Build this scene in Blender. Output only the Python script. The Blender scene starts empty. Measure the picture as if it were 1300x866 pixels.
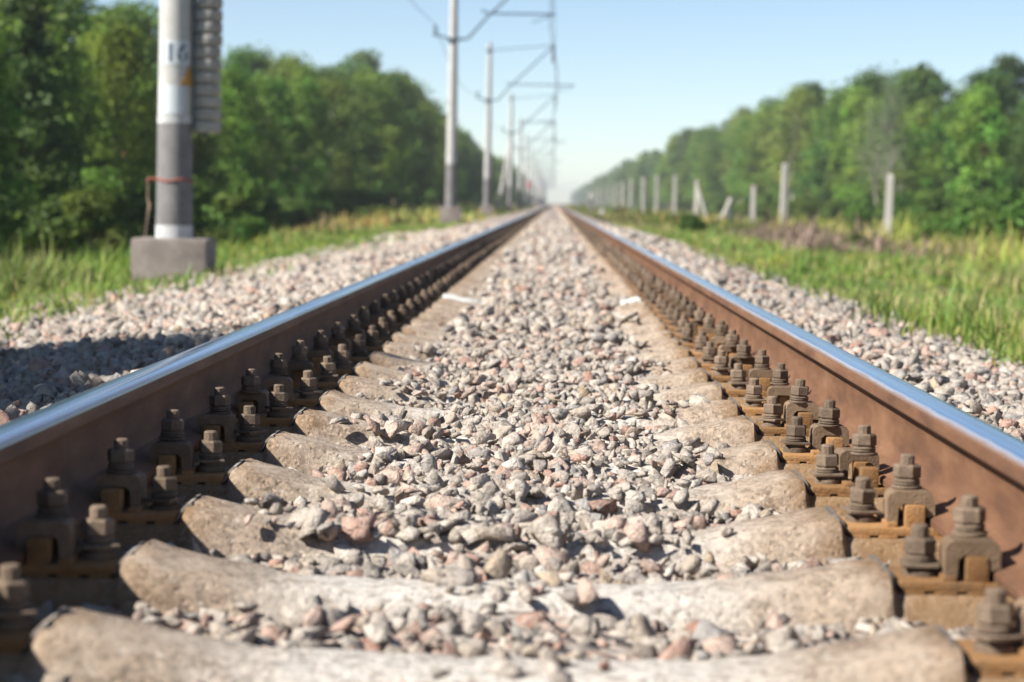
import bpy, bmesh, math, random
import numpy as np
from mathutils import Vector, Matrix
R = math.radians
scene = bpy.context.scene
COL = scene.collection

# ------------------------------------------------------------------ camera, sky, sun, exposure
# z = 0 is the top of the rails, x = 0 the middle of the track, y runs along it
FPX = 2750.0
cam = bpy.data.cameras.new('camera'); camo = bpy.data.objects.new('camera', cam); COL.objects.link(camo)
cam.sensor_width = 36.0
cam.lens = 36.0 * FPX / 1300.0
cam.clip_start = 0.05; cam.clip_end = 9000
CX, CZ, ROLL = 0.058, 0.3686, R(1.0)      # the photographer held the camera about one degree off level
camo.location = (CX, 0.0, CZ)
camo.rotation_euler = (Matrix.Rotation(math.atan(50 / FPX), 3, 'Z') @ Matrix.Rotation(R(90) - math.atan(176 / FPX), 3, 'X') @ Matrix.Rotation(ROLL, 3, 'Z')).to_euler()
def at_px(px, py, depth):
    """a spot of the photograph at a known distance, as x and z in the place"""
    dx, dy = px - 703, py - 258
    return CX + (dx * math.cos(ROLL) + dy * math.sin(ROLL)) / FPX * depth, CZ + (dx * math.sin(ROLL) - dy * math.cos(ROLL)) / FPX * depth
cam.dof.use_dof = True; cam.dof.focus_distance = 5.2; cam.dof.aperture_fstop = 4.0
cam.dof.aperture_blades = 8
scene.camera = camo

SUN_EL, SUN_BACK = R(40.5), R(25)
sd = Vector((-math.cos(SUN_BACK) * math.cos(SUN_EL), -math.sin(SUN_BACK) * math.cos(SUN_EL), math.sin(SUN_EL)))
world = bpy.data.worlds.new('World'); scene.world = world; world.use_nodes = True
wn = world.node_tree.nodes; wl = world.node_tree.links
sky = wn.new('ShaderNodeTexSky'); sky.sky_type = 'NISHITA'; sky.sun_disc = False
sky.sun_elevation = SUN_EL
sky.sun_rotation = math.atan2(sd.x, sd.y)
sky.air_density = 0.70; sky.dust_density = 0.0; sky.ozone_density = 1.0; sky.altitude = 0
bg = wn['Background']; bg.inputs['Strength'].default_value = 0.064
wl.new(sky.outputs[0], bg.inputs['Color'])
sun = bpy.data.lights.new('sun', 'SUN'); suno = bpy.data.objects.new('sun', sun); COL.objects.link(suno)
sun.energy = 5.0; sun.angle = R(0.53); sun.color = (1.0, 0.95, 0.87)
suno.rotation_euler = (-sd).to_track_quat('-Z', 'Y').to_euler()
suno.location = (-20, -5, 40)
scene.view_settings.view_transform = 'Standard'; scene.view_settings.look = 'None'
scene.view_settings.exposure = 1.17; scene.view_settings.gamma = 1
scene.cycles.use_denoising = True
scene.cycles.max_bounces = 6; scene.cycles.transparent_max_bounces = 6
scene.cycles.volume_bounces = 0

# ------------------------------------------------------------------ helpers
rng = np.random.default_rng(7)
random.seed(7)

def tag(o, label=None, cat=None, group=None, kind=None):
    if label: o['label'] = label
    if cat: o['category'] = cat
    if group: o['group'] = group
    if kind: o['kind'] = kind
    return o

def link(name, me, parent=None, loc=None):
    o = bpy.data.objects.new(name, me); COL.objects.link(o)
    if parent is not None: o.parent = parent
    if loc is not None: o.location = loc
    return o

def fast_mesh(name, V, F, mat=None, tint=None, smooth=False):
    """V (n,3); F (m,k) all faces with k corners"""
    V = np.asarray(V, dtype=np.float32); F = np.asarray(F, dtype=np.int32)
    me = bpy.data.meshes.new(name)
    me.vertices.add(len(V)); me.vertices.foreach_set('co', V.ravel())
    k = F.shape[1]
    me.loops.add(F.size); me.loops.foreach_set('vertex_index', F.ravel())
    me.polygons.add(len(F))
    me.polygons.foreach_set('loop_start', np.arange(0, F.size, k, dtype=np.int32))
    try: me.polygons.foreach_set('loop_total', np.full(len(F), k, dtype=np.int32))
    except Exception: pass
    if smooth: me.polygons.foreach_set('use_smooth', np.ones(len(F), dtype=bool))
    me.update(calc_edges=True)
    if tint is not None:
        a = me.attributes.new('tint', 'FLOAT_COLOR', 'POINT')
        T = np.ones((len(V), 4), dtype=np.float32); T[:, :3] = tint
        a.data.foreach_set('color', T.ravel())
    if mat: me.materials.append(mat)
    return me

class MB:
    """collects shapes with faces of any size into one mesh"""
    def __init__(s): s.v = []; s.f = []; s.m = []
    def add(s, vs, fs, mi=0):
        b = len(s.v); s.v += [tuple(v) for v in vs]
        s.f += [tuple(i + b for i in f) for f in fs]; s.m += [mi] * len(fs); return s
    def box(s, c, h, rz=0.0, bev=0.0, mi=0):
        bm = bmesh.new(); bmesh.ops.create_cube(bm, size=1)
        for v in bm.verts: v.co = Vector((v.co.x * 2 * h[0], v.co.y * 2 * h[1], v.co.z * 2 * h[2]))
        if bev: bmesh.ops.bevel(bm, geom=bm.edges[:], offset=bev, segments=2, affect='EDGES', profile=0.6)
        M = Matrix.Translation(c) @ Matrix.Rotation(rz, 4, 'Z')
        bm.verts.index_update()
        s.add([M @ v.co for v in bm.verts], [[v.index for v in f.verts] for f in bm.faces], mi); bm.free(); return s
    def tube(s, pts, rad, n=8, cap=True, mi=0):
        pts = [Vector(p) for p in pts]
        if not hasattr(rad, '__len__'): rad = [rad] * len(pts)
        rings = []; up = Vector((0, 0, 1))
        for i, p in enumerate(pts):
            d = (pts[min(i + 1, len(pts) - 1)] - pts[max(i - 1, 0)])
            d = d.normalized() if d.length > 1e-9 else Vector((0, 0, 1))
            a = d.cross(up) if abs(d.dot(up)) < 0.97 else d.cross(Vector((0, 1, 0)))
            a.normalize(); b = d.cross(a)
            rings.append([p + (a * math.cos(2 * math.pi * k / n) + b * math.sin(2 * math.pi * k / n)) * rad[i] for k in range(n)])
        vs = [v for r in rings for v in r]; fs = []
        for i in range(len(pts) - 1):
            for k in range(n):
                k2 = (k + 1) % n
                fs.append((i * n + k, i * n + k2, (i + 1) * n + k2, (i + 1) * n + k))
        if cap:
            fs.append(tuple(range(n)[::-1])); fs.append(tuple((len(pts) - 1) * n + k for k in range(n)))
        return s.add(vs, fs, mi)
    def lathe(s, prof, c=(0, 0, 0), n=12, rot=0.0, mi=0):
        vs = []; fs = []
        for r, z in prof:
            for k in range(n):
                a = rot + 2 * math.pi * k / n
                vs.append((c[0] + r * math.cos(a), c[1] + r * math.sin(a), c[2] + z))
        for i in range(len(prof) - 1):
            for k in range(n):
                k2 = (k + 1) % n
                fs.append((i * n + k, i * n + k2, (i + 1) * n + k2, (i + 1) * n + k))
        fs.append(tuple(range(n)[::-1])); fs.append(tuple((len(prof) - 1) * n + k for k in range(n)))
        return s.add(vs, fs, mi)
    def prism(s, poly, y0, y1, mi=0):
        """poly in (x, z), extruded along y"""
        n = len(poly)
        vs = [(x, y0, z) for x, z in poly] + [(x, y1, z) for x, z in poly]
        fs = [(i, (i + 1) % n, n + (i + 1) % n, n + i) for i in range(n)]
        fs += [tuple(range(n))[::-1], tuple(range(n, 2 * n))]
        return s.add(vs, fs, mi)
    def mesh(s, name, mats, smooth=None):
        me = bpy.data.meshes.new(name); me.from_pydata(s.v, [], s.f)
        for m in (mats if isinstance(mats, (list, tuple)) else [mats]): me.materials.append(m)
        me.polygons.foreach_set('material_index', s.m)
        bm = bmesh.new(); bm.from_mesh(me); bmesh.ops.recalc_face_normals(bm, faces=bm.faces[:]); bm.to_mesh(me); bm.free()
        if smooth is not None:
            me.shade_smooth(); me.set_sharp_from_angle(angle=R(smooth))
        me.update(); return me

def copy_tree(o, parent=None):
    c = o.copy(); COL.objects.link(c); c.parent = parent
    for ch in o.children: copy_tree(ch, c)
    return c

# ------------------------------------------------------------------ materials
class NT:
    def __init__(s, name):
        s.mat = bpy.data.materials.new(name); s.mat.use_nodes = True
        s.n = s.mat.node_tree.nodes; s.l = s.mat.node_tree.links
        s.b = s.n['Principled BSDF']; s.out = s.n['Material Output']
    def new(s, t, **k):
        n = s.n.new(t)
        for a, b in k.items():
            if hasattr(n, a): setattr(n, a, b)
            else: n.inputs[a.replace('_', ' ').title() if a.islower() and a not in n.inputs else a].default_value = b
        return n
    def coord(s, which='Object', scale=(1, 1, 1)):
        t = s.new('ShaderNodeTexCoord'); m = s.new('ShaderNodeMapping'); m.inputs['Scale'].default_value = scale
        s.l.new(t.outputs[which], m.inputs['Vector']); return m.outputs[0]
    def world(s, scale=(1, 1, 1)):
        t = s.new('ShaderNodeNewGeometry'); m = s.new('ShaderNodeMapping'); m.inputs['Scale'].default_value = scale
        s.l.new(t.outputs['Position'], m.inputs['Vector']); return m.outputs[0]
    def noise(s, vec, sc, det=4, rough=.55):
        n = s.new('ShaderNodeTexNoise'); n.inputs['Scale'].default_value = sc
        n.inputs['Detail'].default_value = det; n.inputs['Roughness'].default_value = rough
        s.l.new(vec, n.inputs['Vector']); return n.outputs['Fac']
    def vor(s, vec, sc, feature='F1', out='Distance'):
        n = s.new('ShaderNodeTexVoronoi'); n.feature = feature; n.inputs['Scale'].default_value = sc
        s.l.new(vec, n.inputs['Vector']); return n.outputs[out]
    def ramp(s, fac, stops):
        r = s.new('ShaderNodeValToRGB'); e = r.color_ramp.elements
        while len(e) < len(stops): e.new(0.5)
        for el, (p, c) in zip(e, stops):
            el.position = p; el.color = (*c, 1) if len(c) == 3 else c
        s.l.new(fac, r.inputs[0]); return r.outputs[0]
    def mix(s, fac, a, b, mode='MIX'):
        m = s.new('ShaderNodeMix'); m.data_type = 'RGBA'; m.blend_type = mode
        for sock, v in ((m.inputs[0], fac), (m.inputs[6], a), (m.inputs[7], b)):
            if hasattr(v, 'links'): s.l.new(v, sock)
            elif isinstance(v, (int, float)): sock.default_value = v
            else: sock.default_value = (*v, 1)
        return m.outputs[2]
    def math(s, op, a, b=None, clamp=False):
        m = s.new('ShaderNodeMath'); m.operation = op; m.use_clamp = clamp
        for sock, v in zip(m.inputs, (a, b)):
            if v is None: continue
            if hasattr(v, 'links'): s.l.new(v, sock)
            else: sock.default_value = v
        return m.outputs[0]
    def bump(s, h, strength=.5, dist=.01):
        b = s.new('ShaderNodeBump'); b.inputs['Strength'].default_value = strength; b.inputs['Distance'].default_value = dist
        s.l.new(h, b.inputs['Height']); s.l.new(b.outputs[0], s.b.inputs['Normal'])
    def color(s, c):
        if hasattr(c, 'links'): s.l.new(c, s.b.inputs['Base Color'])
        else: s.b.inputs['Base Color'].default_value = (*c, 1)
    def set(s, rough=None, metal=None, spec=None):
        for k, v in (('Roughness', rough), ('Metallic', metal), ('Specular IOR Level', spec)):
            if v is None: continue
            if hasattr(v, 'links'): s.l.new(v, s.b.inputs[k])
            else: s.b.inputs[k].default_value = v
    def attr(s, name='tint'):
        a = s.new('ShaderNodeAttribute'); a.attribute_name = name; return a.outputs['Color']
    def rnd(s): return s.new('ShaderNodeObjectInfo').outputs['Random']

def m_stone():
    t = NT('crushed_stone'); w = t.world()
    n1 = t.noise(w, 130, 5, .65); n2 = t.noise(w, 34, 4)
    c = t.mix(t.math('MULTIPLY', t.ramp(n1, [(.38, (0, 0, 0)), (.68, (1, 1, 1))]), .55), t.attr(), (.50, .455, .40))
    c = t.mix(t.ramp(n2, [(.50, (0, 0, 0)), (.72, (.7, .7, .7))]), c, (.12, .095, .075))
    t.color(c); t.set(.92, spec=.2); t.bump(t.math('ADD', n1, t.math('MULTIPLY', n2, 2.0)), 1.0, .009); return t.mat

def m_ballast():
    t = NT('ballast_gravel'); w = t.world()
    cell = t.vor(w, 21, out='Color'); d = t.vor(w, 21)
    sep = t.new('ShaderNodeSeparateColor'); t.l.new(cell, sep.inputs[0])
    c = t.ramp(sep.outputs[0], [(0, (.14, .125, .115)), (.3, (.25, .22, .195)), (.6, (.32, .29, .26)), (.82, (.31, .21, .17)), (1, (.24, .15, .11))])
    n = t.noise(w, .8, 3)
    c = t.mix(t.math('MULTIPLY', n, .5), c, (.29, .25, .21))
    t.color(c); t.set(.95, spec=.15)
    t.bump(t.math('SUBTRACT', 1.0, d), 1.0, .035); return t.mat

def m_concrete(name, base, dark, stain=None, rough=.9, sc=1.0):
    t = NT(name); o = t.coord('Object'); w = t.world()
    n1 = t.noise(w, 9 * sc, 6, .65); n2 = t.noise(w, 140 * sc, 6, .75)
    c = t.mix(t.ramp(n1, [(.35, (0, 0, 0)), (.72, (1, 1, 1))]), base, dark)
    c = t.mix(t.ramp(n2, [(.56, (0, 0, 0)), (.72, (.5, .5, .5))]), c, tuple(x * .45 for x in dark))
    if stain:
        c = stain(t, o, c, n1, n2)
        pit = t.ramp(t.vor(w, 55), [(.10, (0, 0, 0)), (.30, (1, 1, 1))])
        t.bump(t.math('ADD', t.math('ADD', n2, t.math('MULTIPLY', n1, 1.5)), t.math('ADD', t.math('MULTIPLY', pit, .5), t.math('MULTIPLY', t.noise(w, 45, 4, .6), .5))), .8, .006)
    else: t.bump(t.math('ADD', n2, n1), .6, .006)
    t.color(c); t.set(rough, spec=.2); return t.mat

def sleeper_stain(t, o, c, n1, n2):
    s = t.new('ShaderNodeSeparateXYZ'); t.l.new(o, s.inputs[0])
    ax = t.math('ABSOLUTE', s.outputs[0])
    # rust washed down from the fastenings, sand-coloured dust on the shoulders, bleached middle
    f = t.math('ADD', ax, t.math('MULTIPLY', t.math('SUBTRACT', n1, .5), .22))
    c = t.mix(t.ramp(f, [(.24, (1, 1, 1)), (.44, (0, 0, 0))]), c, (.50, .465, .42))
    n4 = t.noise(t.world(), 38, 5, .7)
    c = t.mix(t.ramp(n4, [(.50, (0, 0, 0)), (.66, (.7, .7, .7))]), c, (.15, .112, .085))
    n5 = t.noise(t.world(), 70, 3, .6)
    ag = t.new('ShaderNodeSeparateColor'); t.l.new(t.vor(t.world(), 130, out='Color'), ag.inputs[0])      # aggregate showing through the worn skin
    c = t.mix(t.math('MULTIPLY', t.ramp(n1, [(.4, (.25, .25, .25)), (.6, (1, 1, 1))]), .8), c, t.ramp(ag.outputs[0], [(.0, (.45, .45, .45)), (.5, (.95, .95, .95)), (1.0, (1.5, 1.45, 1.4))]), 'MULTIPLY')
    c = t.mix(t.ramp(n5, [(.64, (0, 0, 0)), (.70, (.8, .8, .8))]), c, (.48, .44, .385))
    c = t.mix(t.ramp(f, [(.50, (0, 0, 0)), (.60, (.75, .75, .75)), (.9, (.75, .75, .75)), (1.05, (0, 0, 0))]), c, (.20, .112, .045))
    return c

def m_rust(name, a, b, c3, sc=1.0, rough=.85):
    t = NT(name); w = t.world()
    n1 = t.noise(w, 28 * sc, 6, .7); n2 = t.noise(w, 160 * sc, 4, .7)
    c = t.ramp(n1, [(.3, a), (.52, b), (.72, c3)])
    c = t.mix(t.ramp(n2, [(.5, (0, 0, 0)), (.75, (.55, .55, .55))]), c, (.12, .085, .06))
    h = t.new('ShaderNodeHueSaturation'); t.l.new(c, h.inputs['Color'])
    t.l.new(t.math('ADD', t.math('MULTIPLY', t.rnd(), .5), .68), h.inputs['Value'])
    t.color(h.outputs[0]); t.set(rough, spec=.25); t.bump(t.math('ADD', n2, n1), .8, .004); return t.mat

def m_railside():
    t = NT('rail_rust'); w = t.world((1, .22, 1)); w2 = t.world((1, 1, .12))
    n1 = t.noise(w, 14, 6, .65); n2 = t.noise(w2, 60, 4, .6); n3 = t.noise(t.world(), 240, 3, .7)
    c = t.ramp(n1, [(.3, (.072, .034, .019)), (.5, (.13, .062, .031)), (.72, (.19, .10, .054))])
    c = t.mix(t.ramp(n2, [(.52, (0, 0, 0)), (.78, (.6, .6, .6))]), c, (.10, .052, .032))
    c = t.mix(t.ramp(n3, [(.62, (0, 0, 0)), (.72, (.35, .35, .35))]), c, (.40, .30, .22))
    t.color(c); t.set(.75, spec=.3); t.bump(t.math('ADD', n1, n3), .45, .004); return t.mat

def m_railtop():
    t = NT('rail_running_surface'); w = t.world((1, .0006, .6)); w2 = t.world((1, .006, 1))
    n1 = t.noise(w, 260, 3, .6); n2 = t.noise(w2, 60, 3, .6)
    c = t.ramp(n1, [(.35, (.36, .48, .64)), (.5, (.70, .80, .90)), (.65, (.50, .50, .58))])  # blue sky reflection and its streaky highlights are put into the steel colour
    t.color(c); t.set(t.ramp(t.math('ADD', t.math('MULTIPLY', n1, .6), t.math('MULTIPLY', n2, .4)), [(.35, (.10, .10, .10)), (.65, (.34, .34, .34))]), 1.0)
    t.b.inputs['Anisotropic'].default_value = .3
    o = t.coord('Object'); sx = t.new('ShaderNodeSeparateXYZ'); t.l.new(o, sx.inputs[0])
    e = t.math('ADD', t.math('ABSOLUTE', sx.outputs[0]), t.math('MULTIPLY', t.noise(t.world((1, .12, 1)), 30, 5, .6), .010))
    f = t.ramp(e, [(.0315, (0, 0, 0)), (.0375, (1, 1, 1))])
    t.color(t.mix(f, c, (.17, .10, .07))); t.l.new(t.math('SUBTRACT', 1.0, f), t.b.inputs['Metallic'])
    t.bump(n1, .12, .001); return t.mat

def m_plain(name, col, rough=.8, metal=0, var=.25, sc=20):
    t = NT(name); w = t.world(); n = t.noise(w, sc, 5, .6)
    c = t.mix(t.ramp(n, [(.35, (0, 0, 0)), (.75, (1, 1, 1))]), tuple(x * (1 + var) for x in col), tuple(x * (1 - var) for x in col))
    t.color(c); t.set(rough, metal); t.bump(n, .2, .004); return t.mat

def m_leaf(name, trans=.45, hue=0.0):
    t = NT(name)
    c = t.attr(); r = t.rnd()
    h = t.new('ShaderNodeHueSaturation'); t.l.new(c, h.inputs['Color'])
    t.l.new(t.math('ADD', t.math('MULTIPLY', r, .035), .4825), h.inputs['Hue'])
    t.l.new(t.math('ADD', t.math('MULTIPLY', t.math('FRACT', t.math('MULTIPLY', r, 7.31)), .5), .78), h.inputs['Value'])
    t.color(h.outputs[0]); t.set(.6, spec=.25)
    tr = t.new('ShaderNodeBsdfTranslucent'); t.l.new(h.outputs[0], tr.inputs[0])
    mx = t.new('ShaderNodeMixShader'); mx.inputs[0].default_value = trans
    t.l.new(t.b.outputs[0], mx.inputs[1]); t.l.new(tr.outputs[0], mx.inputs[2]); t.l.new(mx.outputs[0], t.out.inputs[0])
    return t.mat

def m_ground():
    t = NT('meadow_soil'); w = t.world()
    n1 = t.noise(w, .16, 5, .6); n2 = t.noise(w, 2.2, 5, .65); n3 = t.noise(t.world((1, .45, 1)), .35, 3)
    c = t.ramp(n2, [(.3, (.055, .095, .022)), (.55, (.10, .14, .035)), (.75, (.16, .16, .06))])
    c = t.mix(t.ramp(n3, [(.5, (0, 0, 0)), (.62, (.8, .8, .8))]), c, (.19, .14, .095))
    c = t.mix(t.ramp(n1, [(.55, (0, 0, 0)), (.75, (.5, .5, .5))]), c, (.06, .10, .025))
    t.color(c); t.set(1, spec=.1); t.bump(n2, .8, .12); return t.mat

M = dict(
    stone=m_stone(), ballast=m_ballast(),
    sleeper=m_concrete('sleeper_concrete', (.385, .31, .24), (.23, .175, .13), sleeper_stain),
    whitepaint_sleeper=m_concrete('white_painted_concrete', (.58, .58, .56), (.36, .34, .31)),
    plate=m_rust('rusty_plate', (.24, .11, .035), (.28, .15, .06), (.15, .09, .05)),
    bolt=m_rust('weathered_bolt', (.12, .085, .06), (.17, .125, .088), (.22, .165, .12), 1.6),
    clip=m_rust('weathered_clip', (.15, .10, .06), (.20, .135, .085), (.24, .17, .11), 1.3),
    rubber=m_plain('grey_rubber', (.21, .185, .16), .8, sc=60),
    railside=m_railside(), railtop=m_railtop(),
    mast=m_concrete('mast_concrete', (.46, .45, .435), (.35, .34, .325), sc=.5),
    mastdark=m_concrete('mast_tarred_concrete', (.20, .19, .19), (.12, .115, .115), sc=.6),
    white=m_concrete('mast_whitewash', (.52, .52, .52), (.36, .36, .36), sc=.7),
    block=m_concrete('foundation_concrete', (.27, .23, .205), (.12, .10, .09), sc=.35),
    weight=m_concrete('counterweight_concrete', (.36, .34, .315), (.25, .235, .215), sc=.8),
    steel=m_plain('galvanised_steel', (.075, .11, .15), .55, .4, .2, 30),
    wire=m_plain('copper_wire', (.09, .12, .14), .5, .5, .1, 30),
    redrust=m_plain('red_painted_wire', (.22, .065, .045), .7, 0, .2, 40),
    yellow=m_plain('yellow_paint', (.36, .19, .03), .6, 0, .1, 10),
    cream=m_plain('cream_paint', (.72, .60, .30), .7, 0, .1, 10),
    red=m_plain('red_paint', (.50, .12, .10), .6, 0, .1, 10),
    ink=m_plain('dark_number_paint', (.10, .12, .16), .7, 0, .1, 10),
    signwhite=m_plain('white_sign_enamel', (.47, .50, .53), .5, 0, .05, 10),
    post=m_concrete('post_concrete', (.46, .43, .39), (.34, .315, .29), sc=.5),
    wood=m_concrete('weathered_wood', (.28, .20, .15), (.18, .13, .10), sc=.5),
    insul=m_plain('brown_porcelain', (.11, .06, .05), .25, 0, .1, 10),
    bark=m_concrete('bark_grey', (.17, .135, .10), (.10, .08, .06), sc=.6),
    birch=m_concrete('birch_bark', (.58, .55, .50), (.30, .27, .24), sc=.4),
    barebark=m_concrete('dead_birch_bark', (.34, .32, .27), (.20, .18, .15), sc=.4),
    pinebark=m_concrete('pine_bark', (.30, .15, .075), (.16, .09, .055), sc=.6),
    leaf=m_leaf('leaf'), grass=m_leaf('grass_blade', .3), ground=m_ground(),
)

# ------------------------------------------------------------------ ground and ballast
def interp(x, K): return np.interp(x, [k[0] for k in K], [k[1] for k in K])
GK = [(-4000, -1.3), (-40, -1.2), (-14, -.95), (-8, -.72), (-4.2, -.46), (-3.1, -.395), (-2.4, -.62), (2.0, -.62), (2.45, -.41), (4, -.53), (10, -.86), (22, -1.02), (40, -1.2), (4000, -1.3)]
def gz(x): return interp(x, GK)
BK = [(-3.75, -.50), (-3.5, -.41), (-2.6, -.34), (-1.75, -.235), (-1.35, -.195), (-1.0, -.215), (-.66, -.232), (-.45, -.214), (-.30, -.222), (0, -.208),
      (.30, -.222), (.45, -.214), (.66, -.232), (1.0, -.215), (1.35, -.195), (1.7, -.225), (2.1, -.32), (2.5, -.41), (2.75, -.52)]
def bz(x): return interp(x, BK)

xs = np.array([-4000, -1500, -600, -250, -120, -60, -40, -28, -20, -14, -11, -9, -8, -7, -6, -5.2, -4.6, -4.2, -3.8, -3.4, -2.9, -2.4, 2.0, 2.25, 2.45, 2.8, 3.3, 4, 5, 6, 7.5, 9, 10, 12, 15, 18, 22, 28, 40, 60, 120, 250, 600, 1500, 4000], float)
ysg = np.concatenate([np.array([-300, -60, -20]), np.arange(-6, 60, 1.2), np.arange(60, 200, 5), np.geomspace(200, 7000, 40)])
X, Y = np.meshgrid(xs, ysg)
Z = gz(X) + np.where(np.abs(X) > 3.6, .035 * np.sin(X * 1.9 + Y * .7) * np.sin(Y * 1.3 - X * .4) * (np.abs(X) < 100), 0)
V = np.stack([X, Y, Z], -1).reshape(-1, 3); nx, ny = len(xs), len(ysg)
ii = (np.arange(ny - 1)[:, None] * nx + np.arange(nx - 1)[None, :]).ravel()
F = np.stack([ii, ii + 1, ii + nx + 1, ii + nx], -1)
ground = link('ground', fast_mesh('ground', V, F, M['ground'], smooth=True)); tag(ground, kind='structure')

xb = np.array(sorted(set([k[0] for k in BK]) | set(np.arange(-3.7, 2.7, .12).round(3))))
yb = np.concatenate([np.arange(-4, 40, .14), np.arange(40, 120, 2.0), np.geomspace(121, 2500, 40)])
X, Y = np.meshgrid(xb, yb)
Z = bz(X) - .03 + np.where(Y > 61, np.where(np.abs(X) < .34, .045, .02), 0) + rng.uniform(-.010, .010, X.shape) * (Y < 60)
V = np.stack([X, Y, Z], -1).reshape(-1, 3); nx, ny = len(xb), len(yb)
ii = (np.arange(ny - 1)[:, None] * nx + np.arange(nx - 1)[None, :]).ravel()
F = np.stack([ii, ii + 1, ii + nx + 1, ii + nx], -1)
ballast = link('ballast_bed', fast_mesh('ballast_bed', V, F, M['ballast'])); tag(ballast, kind='structure')

# ------------------------------------------------------------------ sleepers and fastenings
SP, S0 = 0.545, 3.26
def sleeper_y(k): return S0 + SP * k
ST = [(-.0, -.217), (.20, -.216), (.34, -.210), (.46, -.188), (.520, -.174), (.552, -.168), (.568, -.172), (.579, -.2005),
      (1.020, -.2005), (1.032, -.183), (1.05, -.179), (1.15, -.185), (1.30, -.197), (1.345, -.212)]
def sleeper_mesh(seed, mat, detail=True):
    r = np.random.default_rng(seed)
    st = [(-x, z) for x, z in ST[::-1] if x > 0] + ST
    if detail:
        st2 = []
        for (a, za), (b, zb) in zip(st, st[1:]):
            n = max(1, int((b - a) / .04)); st2 += [(a + (b - a) * i / n, za + (zb - za) * i / n) for i in range(n)]
        st = st2 + [st[-1]]
    vs = []; sec_n = None
    for x, z in st:
        w = .074 + .016 * min(1, max(0, (abs(x) - .25) / .35))
        seat = .572 < abs(x) < 1.02
        wob = r.uniform(-.0035, .0035, 2)
        sec = [(-w - .075, -.42), (-w - .066, -.30), (-w - .032 + wob[0], z - .05), (-w - .005 + wob[0], z - .010), (-w + .007, z - .0015), (-w * .4, z + (0 if seat else .003)),
               (w * .4, z + (0 if seat else .003)), (w - .007, z - .0015), (w + .005 + wob[1], z - .010), (w + .032 + wob[1], z - .05), (w + .066, -.30), (w + .075, -.42)]
        sec_n = len(sec)
        for y, zz in sec:
            jit = r.normal(0, .0026) if (detail and zz > -.28 and not seat) else 0
            vs.append((x, y, zz + jit))
    fs = []
    for i in range(len(st) - 1):
        for k in range(sec_n - 1):
            a = i * sec_n + k; fs.append((a, a + sec_n, a + sec_n + 1, a + 1))
    fs.append(tuple(range(sec_n))); fs.append(tuple((len(st) - 1) * sec_n + k for k in range(sec_n))[::-1])
    return MB().add(vs, fs).mesh('concrete_sleeper', mat, smooth=42)

def hexnut(mb, c, z0, z1, r=.0208, rot=0.3):
    h = z1 - z0
    mb.lathe([(r * .88, 0), (r, h * .14), (r, h * .86), (r * .88, h)], (c[0], c[1], z0), 6, rot)
def coil(mb, c, z0, z1, r=.019):
    m = (z0 + z1) / 2
    mb.lathe([(r * .9, 0), (r * 1.05, .002), (r * 1.05, (z1 - z0) * .42), (r * .82, (z1 - z0) * .5), (r * 1.05, (z1 - z0) * .58), (r * 1.05, z1 - z0 - .002), (r * .9, z1 - z0)], (c[0], c[1], z0), 12)

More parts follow.
